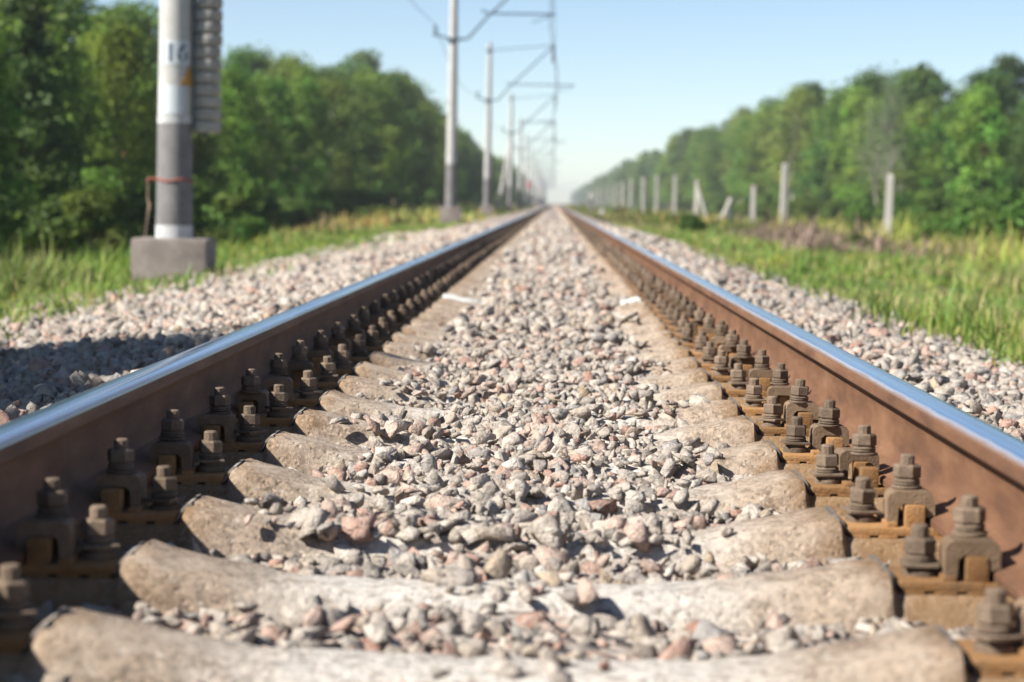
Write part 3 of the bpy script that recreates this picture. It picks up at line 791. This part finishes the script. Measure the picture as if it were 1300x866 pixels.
for p, yt, d in [(790, 231, 312), (781, 233, 348), (773, 236, 390), (766, 238, 430), (760, 239, 480), (754, 241, 530), (748, 243, 590)]:
    lineside_post(p, yt, 262, d, .3, 'distant pale post in the hazy row along the right treeline')
lineside_post(1277, 241, 270, 70, .16, 'thin brown wooden post half hidden in shrubs at the far right', 'wood')

def small_marker(name, px_, depth, zt, label, cat, parts):
    x = at_px(px_, 275, depth)[0]
    z0 = max(float(bz(x)) if x < 2.6 else -9, BASEZ(x)) - .05
    e = bpy.data.objects.new(name, None); COL.objects.link(e); e.location = (x, depth, z0); tag(e, label, cat)
    for nm, me in parts: link(nm, me, e)
    return e
small_marker('distance_marker', 750, 112, 0, 'dark trackside marker post with a pale cap, right of the rails', 'marker', [
    ('post', MB().box((0, 0, .45), (.12, .10, .55), bev=.02).mesh('post', M['mastdark'])),
    ('cap', MB().box((0, 0, 1.08), (.11, .11, .09), bev=.03).mesh('cap', M['white']))])
small_marker('distance_marker', 763.5, 105, 0, 'low white marker peg beside the ballast on the right', 'marker', [
    ('peg', MB().box((0, 0, .2), (.10, .10, .36), bev=.02).mesh('peg', M['white']))])
small_marker('trackside_board', 631, 150, 0, 'small cream yellow board on a post among the distant masts', 'sign', [
    ('post', MB().tube([(0, .06, -.2), (0, .06, 1.2)], .04, 8).mesh('post', M['steel'])),
    ('board', MB().box((0, 0, 1.15), (.30, .02, .28), bev=.01).mesh('board', M['cream']))])
small_marker('trackside_board', 669, 300, 0, 'hazy red board on a tall post among the distant masts', 'sign', [
    ('post', MB().tube([(0, .06, -.2), (0, .06, 3.2)], .05, 8).mesh('post', M['steel'])),
    ('board', MB().box((0, 0, 3.3), (.38, .03, .55), bev=.01).mesh('board', M['red']))])

# ------------------------------------------------------------------ trees
def leaf_cards(C, N, size, r, tint, droop=0.0):
    """two-triangle leaves; C centres, N rough normals"""
    n = len(C)
    Nn = N + r.normal(0, .75, (n, 3)); Nn /= np.linalg.norm(Nn, axis=1)[:, None] + 1e-9
    A = np.cross(Nn, r.normal(size=(n, 3))); A /= np.linalg.norm(A, axis=1)[:, None] + 1e-9
    A[:, 2] -= droop; A /= np.linalg.norm(A, axis=1)[:, None]
    B = np.cross(Nn, A)
    s = size * r.uniform(.6, 1.3, (n, 1))
    P = np.stack([C - A * s, C + B * s * .55 + Nn * s * .15, C + A * s, C - B * s * .55 + Nn * s * .15], 1).reshape(-1, 3)
    T = np.repeat(tint, 4, axis=0)
    return P, np.arange(4 * n).reshape(-1, 4), T

def make_tree(kind, seed, h):
    r = np.random.default_rng(seed)
    lobes = []; limbs = []
    if kind in ('broadleaf', 'birch', 'aspen'):
        cb = {'broadleaf': .22, 'birch': .25, 'aspen': .2}[kind]; w = {'broadleaf': .26, 'birch': .19, 'aspen': .21}[kind] * h
        nl = 46
        for i in range(nl):
            t = cb + (1 - cb) * ((i + r.uniform(.2, .8)) / nl) ** .9
            env = w * math.sin(math.pi * min(1, (t - cb) / (1 - cb) * .86 + .14)) ** .65
            a = i * 2.4 + r.uniform(-.5, .5); rad_ = env * r.uniform(.35, .95)
            c = np.array([math.cos(a) * rad_, math.sin(a) * rad_, t * h * .95])
            lobes.append((c, h * r.uniform(.045, .105) * np.array([1, 1, .75])))
            limbs.append((np.array([0, 0, max(.12, t - .14) * h]), c))
        base = {'broadleaf': (.105, .19, .028), 'birch': (.145, .215, .042), 'aspen': (.135, .23, .032)}[kind]
        nleaf, size, bark, droop = 170, .125, {'broadleaf': 'bark', 'birch': 'birch', 'aspen': 'bark'}[kind], .3 if kind == 'birch' else .1
        tw = .016 * h
    elif kind == 'pine':
        for i in range(38):
            t = .30 + .68 * ((i + r.uniform(0, 1)) / 38)
            env = .19 * h * (1 - max(0, (t - .5) / .52) ** 1.6) + .02 * h
            a = i * 2.4 + r.uniform(-.6, .6); c = np.array([math.cos(a) * env * r.uniform(.4, 1), math.sin(a) * env * r.uniform(.4, 1), t * h])
            lobes.append((c, h * r.uniform(.045, .085) * np.array([1.1, 1.1, .6]))); limbs.append((np.array([0, 0, (t - .04) * h]), c))
        base = (.085, .155, .032); nleaf, size, bark, droop = 210, .14, 'pinebark', -.1; tw = .014 * h
    else:                                                  # spruce
        for i in range(34):
            t = .08 + .9 * (i / 34); env = .20 * h * (1 - t) + .01 * h
            a = i * 2.4; c = np.array([math.cos(a) * env * .8, math.sin(a) * env * .8, t * h])
            lobes.append((c, np.array([env * .55 + .1, env * .55 + .1, .045 * h]))); limbs.append((np.array([0, 0, t * h]), c))
        base = (.058, .115, .03); nleaf, size, bark, droop = 240, .14, 'bark', .5; tw = .013 * h
    Cs, Ns, Ts = [], [], []
    for c, rr in lobes:
        d = r.normal(size=(nleaf, 3)); d /= np.linalg.norm(d, axis=1)[:, None]
        rad_ = r.uniform(.25, 1.5, (nleaf, 1)) ** .75
        Cs.append(c + d * rr * rad_); Ns.append(d + np.array([0, 0, .35]))
        v = r.uniform(.7, 1.35)
        Ts.append(np.array(base) * v * r.uniform(.75, 1.25, (nleaf, 1)) * np.array([r.uniform(.85, 1.25), 1, r.uniform(.8, 1.1)]))
    P, F, T = leaf_cards(np.concatenate(Cs), np.concatenate(Ns), size, r, np.concatenate(Ts), droop)
    crown = fast_mesh('crown', P, F, M['leaf'], T)
    mb = MB(); nseg = 9; bend = r.normal(0, .012 * h, 2)
    def axis(t): return Vector((bend[0] * math.sin(t * 3), bend[1] * math.sin(t * 2.3), t * h))
    mb.tube([axis(i / nseg * .97) - Vector((0, 0, .3 if i == 0 else 0)) for i in range(nseg + 1)], [tw * (1 - i / nseg) + .02 for i in range(nseg + 1)], 8)
    for p0, p1 in limbs[:: 1 if kind != 'spruce' else 2]:
        t = p0[2] / h; s = axis(t); e = Vector(p1); m = (s + e) / 2 + Vector((0, 0, .06 * (e - s).length))
        mb.tube([s, m, e], [tw * .35 * (1 - t) + .012, tw * .2 * (1 - t) + .01, .008], 5)
    trunk = mb.mesh('trunk', M[bark], smooth=50)
    return trunk, crown
def make_bare(seed, h):
    r = np.random.default_rng(seed); mb = MB()
    mb.tube([(r.normal(0, .05) * i, r.normal(0, .05) * i, h * i / 8 - (.3 if i == 0 else 0)) for i in range(9)], [.075 * (1 - i / 8) + .012 for i in range(9)], 8)
    tips = []
    for i in range(34):
        t = r.uniform(.3, .97); a = r.uniform(0, 6.28); L = h * .22 * (1.15 - t)
        s = Vector((0, 0, t * h)); e = s + Vector((math.cos(a) * L, math.sin(a) * L, L * 1.4)); mb.tube([s, (s + e) / 2 + Vector((0, 0, -.08)), e], [.02, .012, .005], 5)
        for _ in range(4):
            q = s + (e - s) * r.uniform(.3, 1); d = Vector(r.normal(0, .5, 3)) + Vector((0, 0, .5)); mb.tube([q, q + d * .5, q + d], [.008, .006, .004], 4); tips.append(q + d)
    trunk = mb.mesh('trunk', M['barebark'], smooth=50)
    C = np.array([t[:] for t in tips]); C = np.repeat(C, 9, 0) + r.normal(0, .25, (len(C) * 9, 3))
    P, F, T = leaf_cards(C, r.normal(size=C.shape), .10, r, np.tile(np.array([[.17, .23, .09]]), (len(C), 1)), .3)
    return trunk, fast_mesh('crown', P, F, M['leaf'], T)
def make_shrub(seed, h):
    r = np.random.default_rng(seed); Cs, Ns, Ts = [], [], []; mb = MB()
    for i in range(11):
        a = r.uniform(0, 6.28); q = r.uniform(.0, .45) * h; c = np.array([math.cos(a) * q, math.sin(a) * q, h * r.uniform(.25, .85)])
        rr = h * r.uniform(.16, .27) * np.array([1, 1, .8]); nl = 210
        d = r.normal(size=(nl, 3)); d /= np.linalg.norm(d, axis=1)[:, None]
        Cs.append(c + d * rr * r.uniform(.4, 1.15, (nl, 1))); Ns.append(d + np.array([0, 0, .4]))
        Ts.append(np.array((.088, .155, .028)) * r.uniform(.7, 1.3) * r.uniform(.8, 1.2, (nl, 1)) * np.array([r.uniform(.8, 1.3), 1, .9]))
        mb.tube([(0, 0, -.1), tuple(c * np.array([.5, .5, .45])), tuple(c)], [.03, .02, .008], 5)
    P, F, T = leaf_cards(np.concatenate(Cs), np.concatenate(Ns), .085, r, np.concatenate(Ts), .1)
    P[:, 2] = np.maximum(P[:, 2], .02)
    return mb.mesh('stem', M['bark'], smooth=50), fast_mesh('foliage', P, F, M['leaf'], T)

TREES = [('broadleaf', 'leafy deciduous tree', make_tree('broadleaf', 1, 9.5)), ('birch', 'light green birch tree', make_tree('birch', 2, 10.5)), ('aspen', 'bright green aspen tree', make_tree('aspen', 3, 9.0)),
         ('pine', 'dark green pine tree', make_tree('pine', 4, 11.5)), ('spruce', 'dark pointed spruce tree', make_tree('spruce', 5, 10.5)), ('broadleaf', 'leafy deciduous tree', make_tree('broadleaf', 6, 8.5)),
         ('birch', 'light green birch tree', make_tree('birch', 7, 9.0)), ('pine', 'dark green pine tree', make_tree('pine', 8, 10.0)), ('aspen', 'bright green aspen tree', make_tree('aspen', 9, 7.5))]
TH = [9.5, 10.5, 9.0, 11.5, 10.5, 8.5, 9.0, 10.0, 7.5]
def place_tree(i, x, y, h, label, group, name=None):
    kind, words_, (tm, cm) = TREES[i]
    e = bpy.data.objects.new(f'{kind}_tree', None); COL.objects.link(e)
    s = h / TH[i]; e.location = (x, y, BASEZ(x) - .05); e.scale = (s * random.uniform(.9, 1.12), s * random.uniform(.9, 1.12), s); e.rotation_euler = (R(random.uniform(-2, 2)), R(random.uniform(-2, 2)), random.uniform(0, 6.28))
    tag(e, label, 'tree', group); link('trunk', tm, e); link('crown', cm, e); return e

GL, GR = 'trees of the wood on the left', 'trees of the wood on the right'
nth = {}
def zone(side, y, row, i):
    w_ = TREES[i][1]; key = (side, row, w_); n_ = nth[key] = nth.get(key, -1) + 1
    if row == 0 and n_ < 12:
        return f'{ORD[n_].replace("nearest", "first")} {w_} from the {side} picture edge in front of the wood'
    where = 'front' if row == 0 else 'back'
    if side == 'left':
        z = 'left of the numbered mast' if y < 75 else 'beside the second mast' if y < 300 else 'beyond the third mast'
    else:
        z = 'behind the nearest post' if y < 130 else 'behind the tallest post' if y < 230 else 'towards the vanishing point'
    return f'{w_} at the {side} wood\'s {where} {z}'
def treeh_left(y, row):
    base = np.interp(y, [30, 60, 90, 140, 180, 260, 340, 500], [7.4, 6.8, 6.6, 9.2, 11.3, 10.2, 10.2, 10.5])
    return base * random.choice([.74, .85, .95, 1.0, 1.04, 1.1]) * random.uniform(.96, 1.04)
for row in range(3):
    y = 25.0 + row * 6
    while y < 470:
        x = [-10.8, -14.5, -19][row] + random.uniform(-1.0, .8)
        i = random.choice([0, 1, 2, 5, 6, 8, 0, 5, 3, 4] if row == 0 else [0, 1, 3, 4, 5, 7, 6])
        place_tree(i, x, y, treeh_left(y * 13.4 / abs(x), row) * abs(x) / 13.4 + .25, zone('left', y, row, i), GL)
        y += [3.4, 4.5, 6.5][row] * random.uniform(.75, 1.25) * (1 + y / 300)
def treeh_right(y): return np.interp(y, [70, 120, 160, 260, 340, 500], [6.8, 8.6, 10.6, 12.3, 12.3, 12.0]) * random.choice([.74, .86, .95, 1.0, 1.06, 1.16]) * random.uniform(.96, 1.04)
for row in range(3):
    y = 78.0 + row * 2
    while y < 470:
        x = [21.5, 25.5, 30][row] + random.uniform(-1.4, 1.2)
        i = random.choice([0, 3, 7, 5, 3, 8, 2, 1] if row == 0 else [3, 7, 0, 5, 4, 3])
        place_tree(i, x, y, treeh_right(y) * (.92 + .07 * row), zone('right', y, row, i), GR)
        y += [4.2, 5.0, 7.0][row] * random.uniform(.75, 1.25) * (1 + y / 300)
bt = make_bare(21, 7.6); bt2 = make_bare(22, 6.6)
for (tm, cm), px_, d, lab in ((bt, 1128, 118, 'pale almost leafless birch standing before the right wood'), (bt2, 1108, 126, 'smaller pale almost leafless birch beside the taller bare one')):
    x = (px_ - 703) / FPX * d
    e = bpy.data.objects.new('bare_birch_tree', None); COL.objects.link(e); e.location = (x, d, BASEZ(x)); tag(e, lab, 'tree'); link('trunk', tm, e); link('crown', cm, e)
# the tree just outside the picture whose shadow lies over the left ballast
for i, x, y, h, lab in ((0, -6.25, 5.5, 5.2, 'foremost of three low trees outside the left edge that shade the ballast'), (5, -6.6, 3.9, 5.2, 'second of three low trees outside the left edge that shade the ballast'),
                        (2, -7.1, 2.4, 5.3, 'third of three low trees outside the left edge, nearest the camera')):
    e = place_tree(i, x, y, h, lab, 'trees outside the left edge'); e.scale = (e.scale[0] * 1.55, e.scale[1] * 1.55, e.scale[2])


SH = [make_shrub(31, 1.6), make_shrub(32, 1.9), make_shrub(33, 1.4)]
def place_shrub(i, x, y, h, label, group):
    sm, fm = SH[i]; s = h / [1.6, 1.9, 1.4][i]
    e = bpy.data.objects.new('shrub', None); COL.objects.link(e); e.location = (x, y, BASEZ(x) - .03); e.scale = (s * random.uniform(.9, 1.4), s * random.uniform(.9, 1.4), s); e.rotation_euler = (0, 0, random.uniform(0, 6.28))
    tag(e, label, 'shrub', group); link('stem', sm, e); link('foliage', fm, e)
def shrub_row(n_, side, xf, ys, hf, look):
    for j, y in enumerate(sorted(ys)):
        lab = (f'{ORD[j].replace("nearest", "first")} {look} from the {side} picture edge, below the {side} wood' if j < 14 else f'{look} in the blurred thicket far along the {side} wood')
        place_shrub(random.randrange(3), xf(y), y, hf(), lab, f'shrubs below the {side} wood')
shrub_row(50, 'right', lambda y: random.uniform(15.5, 20) if y < 120 else random.uniform(14.5, 19.5), [random.uniform(62, 200) for _ in range(36)] + [random.uniform(200, 340) for _ in range(14)], lambda: random.uniform(1.2, 2.6), 'yellow-green shrub')
for j, y in enumerate(np.linspace(24, 112, 34)):
    place_shrub(random.randrange(3), float(np.interp(y, [24, 60], [-6.9, -8.0])) + random.uniform(-.5, .5), y + random.uniform(-1.2, 1.2), random.uniform(.8, 1.5) * (1 if j < 12 else .8), f'{ORD[j].replace("nearest", "first")} dark green bush of the undergrowth before the left wood, counted from the left' if j < 14 else 'dark green bush of the undergrowth receding before the left wood', 'undergrowth before the left wood')
shrub_row(40, 'left', lambda y: random.uniform(-9.6, -8.2), [random.uniform(28, 190) for _ in range(40)], lambda: random.uniform(.8, 1.9), 'low green shrub')
for px_, d, h, lab in ((318, 37, .62, 'low bluish green weed bush right of the foundation block'), (290, 35, .45, 'smaller weed bush touching the gravel by the foundation block'),
                       (880, 60, .7, 'leafy green clump in the meadow beside the right ballast'), (1090, 46, .55, 'green clump in the meadow below the nearest concrete post')):
    x = (px_ - 703) / FPX * d; place_shrub(random.randrange(3), x, d, h, lab, None)

for px_, d, h, lab in ((1286, 57, 2.0, 'tallest bright bush cut by the right picture edge'), (1248, 60, 1.7, 'bright yellow-green bush right of the nearest concrete post'), (1196, 63, 1.3, 'low rounded bush between the nearest post and the bright bush'),
                       (1165, 58, .9, 'small yellow-green bush close to the nearest concrete post'), (1085, 70, 1.3, 'round green bush left of the nearest concrete post')):
    x = at_px(px_, 290, d)[0]; place_shrub(random.randrange(3), x, d, h, lab, None)

# far woods that read as one mass
def far_wood(x0, x1, name, label, hh):
    r = np.random.default_rng(int(abs(x0)) + 5); Cs, Ns, Ts = [], [], []
    for y in np.geomspace(470, 2400, 150):
        for row in range(2):
            h = r.uniform(hh * .85, hh * 1.15); x = x0 + (x1 - x0) * row + r.uniform(-2, 2); nl = 190
            d = r.normal(size=(nl, 3)); d /= np.linalg.norm(d, axis=1)[:, None]
            Cs.append(np.array([x, y, h * .55]) + d * np.array([2.6, 2.6, h * .45]) * r.uniform(.6, 1.1, (nl, 1)) + np.array([0, 0, -1])); Ns.append(d)
            Ts.append(np.array((.085, .150, .03)) * r.uniform(.7, 1.3) * np.ones((nl, 1)))
    P, F, T = leaf_cards(np.concatenate(Cs), np.concatenate(Ns), .8, r, np.concatenate(Ts))
    tag(link(name, fast_mesh(name, P, F, M['leaf'], T)), label, 'wood', kind='stuff')
far_wood(-13, -19, 'distant_wood', 'far end of the left wood fading into haze', 10.5)
far_wood(21, 28, 'distant_wood', 'far end of the right wood fading into haze', 12)

# ------------------------------------------------------------------ grass and weeds
def grass_patch(N, xf, yf, hmin, hmax, cols, cw_, seed, blades=14, spread=.12, wid=.0038, name='grass', label=''):
    r = np.random.default_rng(seed)
    x, y = xf(r, N), yf(r, N)
    ok = (x > -.27 * y - 2.5) & (x < .24 * y + 2.5); x, y = x[ok], y[ok]; N = len(x)
    patch = np.sin(x * .9 + 1.3) * np.sin(y * .33 + x * .2) + .6 * np.sin(y * .11 + x * .5)
    edge = np.where(x < 0, np.interp(-x, [2.2, 3.0, 4.2, 4.8], [.6, .45, .5, 1.1]), np.interp(x, [2.2, 2.3, 3.0], [.8, .5, 1]))
    hs = r.uniform(hmin, hmax, N) ** 1.0 * (1 + .38 * patch) * edge * np.exp(r.normal(0, .25, N))
    ci = r.choice(len(cols), N, p=cw_); col = np.array(cols)[ci]
    dry = np.clip(.5 * np.sin(x * .55 + y * .16 + 2) * np.sin(y * .21 - x * .3) + .35 * np.sin(x * 1.7 + y * .5) - .12 + r.normal(0, .15, N), 0, .75)[:, None]
    col = col * (1 - dry) + np.array([.27, .215, .115]) * dry
    bx_ = np.repeat(x, blades) + r.normal(0, spread, N * blades); by_ = np.repeat(y, blades) + r.normal(0, spread, N * blades)
    h = np.repeat(hs, blades) * r.uniform(.45, 1.15, N * blades); a = r.uniform(0, 6.28, N * blades)
    lean = h * r.uniform(.1, .95, N * blades); w = wid * (1 + by_ / 26) * r.uniform(.7, 1.5, N * blades)
    bz_ = gz(bx_) - .03
    zb = np.where((bx_ > -3.75) & (bx_ < 2.75), np.maximum(bz_, bz(bx_) - .03), bz_)
    dx, dy = np.cos(a), np.sin(a); wx, wy = -dy * w, dx * w
    B = np.stack([bx_, by_, zb], -1); W_ = np.stack([wx, wy, 0 * wx], -1)
    mid = B + np.stack([dx * lean * .3, dy * lean * .3, h * .58], -1); tip = B + np.stack([dx * lean, dy * lean, h], -1)
    P = np.stack([B - W_, B + W_, mid + W_ * .8, mid - W_ * .8, tip], 1).reshape(-1, 3)
    b0 = np.arange(len(B)) * 5
    F = np.concatenate([np.stack([b0, b0 + 1, b0 + 2], -1), np.stack([b0, b0 + 2, b0 + 3], -1), np.stack([b0 + 3, b0 + 2, b0 + 4], -1)])
    T = np.repeat(np.repeat(col, blades, 0) * r.uniform(.75, 1.25, (N * blades, 1)), 5, 0)
    tag(link(name, fast_mesh(name, P, F, M['grass'], T)), label, 'grass', kind='stuff')
GC = [(.155, .24, .036), (.095, .165, .028), (.22, .255, .05), (.31, .27, .10), (.30, .215, .13), (.38, .31, .05)]
U = lambda a, b: (lambda r, n: r.uniform(a, b, n))
PWR = lambda a, b, p: (lambda r, n: a + (b - a) * r.uniform(0, 1, n) ** p)
grass_patch(7200, PWR(-3.0, -10.5, 1.15), PWR(10, 75, 1.3), .08, .22, GC, [.42, .22, .22, .08, .02, .04], 41, name='grass', label='sunlit green grass between the left ballast and the wood')
grass_patch(3600, U(-11.5, -3.5), PWR(75, 420, 1.6), .25, .5, GC, [.25, .2, .2, .15, .08, .12], 42, 9, .4, .012, name='grass', label='distant yellowish grass verge under the left masts')
grass_patch(11500, PWR(2.35, 16, 1.25), PWR(8, 80, 1.3), .06, .19, GC, [.32, .20, .22, .14, .09, .03], 43, name='grass', label='green and dry meadow grass right of the ballast')
grass_patch(5200, PWR(2.5, 21, 1.2), PWR(80, 420, 1.6), .2, .5, GC, [.3, .22, .22, .13, .08, .05], 44, 9, .4, .012, name='grass', label='distant meadow grass below the right wood')
# brown-purple dry stand in the right meadow
grass_patch(1000, U(5.2, 8.8), U(44, 64), .26, .42, [(.31, .22, .175), (.36, .27, .20), (.24, .21, .11)], [.5, .3, .2], 45, 10, .2, .008, name='dry_grass', label='brownish purple stand of dry grass in the right meadow')

grass_patch(420, U(-5.6, -4.2), U(14, 20.5), .20, .40, [(.20, .26, .05), (.26, .28, .09), (.30, .26, .12), (.12, .19, .03)], [.35, .25, .15, .25], 48, 7, .14, .006, name='tall_grass', label='tall sunlit weeds left of the foundation block')
grass_patch(260, PWR(2.55, 1.75, 1.8), PWR(6.5, 40, 1.2), .10, .22, GC, [.4, .2, .2, .1, .05, .05], 49, 9, .06, .004, name='grass', label='stray grass creeping into the right ballast')
grass_patch(220, PWR(-3.2, -2.3, 1.8), PWR(9, 40, 1.2), .10, .22, GC, [.4, .2, .2, .1, .05, .05], 50, 9, .06, .004, name='grass', label='stray grass creeping into the left ballast')
grass_patch(420, PWR(2.6, 9, 1.2), PWR(11, 50, 1.2), .16, .30, [(.10, .17, .03), (.16, .21, .04), (.30, .25, .11)], [.5, .3, .2], 52, 8, .16, .006, name='tall_grass', label='taller dark green weeds scattered over the right meadow')
grass_patch(900, U(8.0, 15), U(42, 80), .35, .75, [(.22, .28, .045), (.30, .30, .07), (.14, .21, .035), (.36, .29, .13)], [.4, .3, .2, .1], 46, 14, .3, .009, name='tall_grass', label='tall yellow-green weeds in front of the right thicket')
grass_patch(320, U(-7.6, -5.4), U(55, 88), .22, .40, [(.42, .26, .09), (.36, .30, .10), (.24, .26, .05)], [.5, .3, .2], 47, 10, .25, .009, name='dry_grass', label='orange and yellow dry grass at the foot of the left wood')
def weed(x, y, h, label, seed, nst=3):
    r = np.random.default_rng(seed)
    z0 = max(float(bz(x)) if -3.7 < x < 2.7 else -9, BASEZ(x))
    e = bpy.data.objects.new('weed_plant', None); COL.objects.link(e); e.location = (x, y, z0 - .02); tag(e, label, 'weed')
    for s in range(nst):
        a = r.uniform(0, 6.28); hh = h * r.uniform(.6, 1.05); l = r.uniform(.05, .3) * hh
        p = [Vector((math.cos(a) * l * t * t + .02 * math.cos(a), math.sin(a) * l * t * t + .02 * math.sin(a), hh * t)) for t in (0, .35, .7, 1)]
        col = np.array([(.10, .17, .035)])
        st = link('stem', MB().tube(p, [.005, .004, .003, .0015], 5).mesh('stem', M['grass']), e)
        at = st.data.attributes.new('tint', 'FLOAT_COLOR', 'POINT'); at.data.foreach_set('color', np.tile([.12, .17, .04, 1.], len(st.data.vertices)).astype(np.float32))
        n = 9
        for i in range(n):
            t = .15 + .85 * i / n; q = p[0].lerp(p[3], t); q.z = hh * t
            b = i * 2.4 + r.uniform(-.4, .4); L = h * r.uniform(.16, .3) * (1.15 - t * .6); d = Vector((math.cos(b), math.sin(b), r.uniform(.1, .7))).normalized(); sd_ = d.cross(Vector((0, 0, 1))).normalized() * L * .2
            up = Vector((0, 0, L * .06))
            V = [q, q + d * L * .4 + sd_ - up, q + d * L * .45 + up, q + d * L * .4 - sd_ - up, q + d * L]
            me = fast_mesh('leaf', [v[:] for v in V], [(0, 1, 2), (0, 2, 3), (1, 4, 2), (2, 4, 3)], M['grass'], np.array([.13, .23, .04]) * r.uniform(.8, 1.3))
            link('leaf', me, st)
weed(2.02, 9.6, .24, 'tall thin leafy weed growing from the right ballast beside the rail', 51, 2)
weed(1.88, 9.0, .14, 'small bright green weed low on the right ballast near the rail', 52, 2)
weed(2.25, 12.6, .26, 'dark green weed at the top edge of the right ballast', 53, 2)
weed(-3.1, 12.2, .22, 'green weed on the left ballast above the shadow', 54, 4)

# ------------------------------------------------------------------ haze: the air between the camera and the far woods
mb = MB(); mb.box((0, 1200, 7.5), (300, 1260, 9.6))
hm = bpy.data.materials.new('haze_air'); hm.use_nodes = True; hn = hm.node_tree.nodes; hn.clear()
ho = hn.new('ShaderNodeOutputMaterial'); hv = hn.new('ShaderNodeVolumePrincipled')
hv.inputs['Color'].default_value = (.93, .96, 1, 1); hv.inputs['Density'].default_value = .00045; hv.inputs['Anisotropy'].default_value = .3
hm.node_tree.links.new(hv.outputs[0], ho.inputs['Volume'])
tag(link('haze', mb.mesh('haze', hm)), 'pale summer haze in the air', 'haze', kind='stuff')
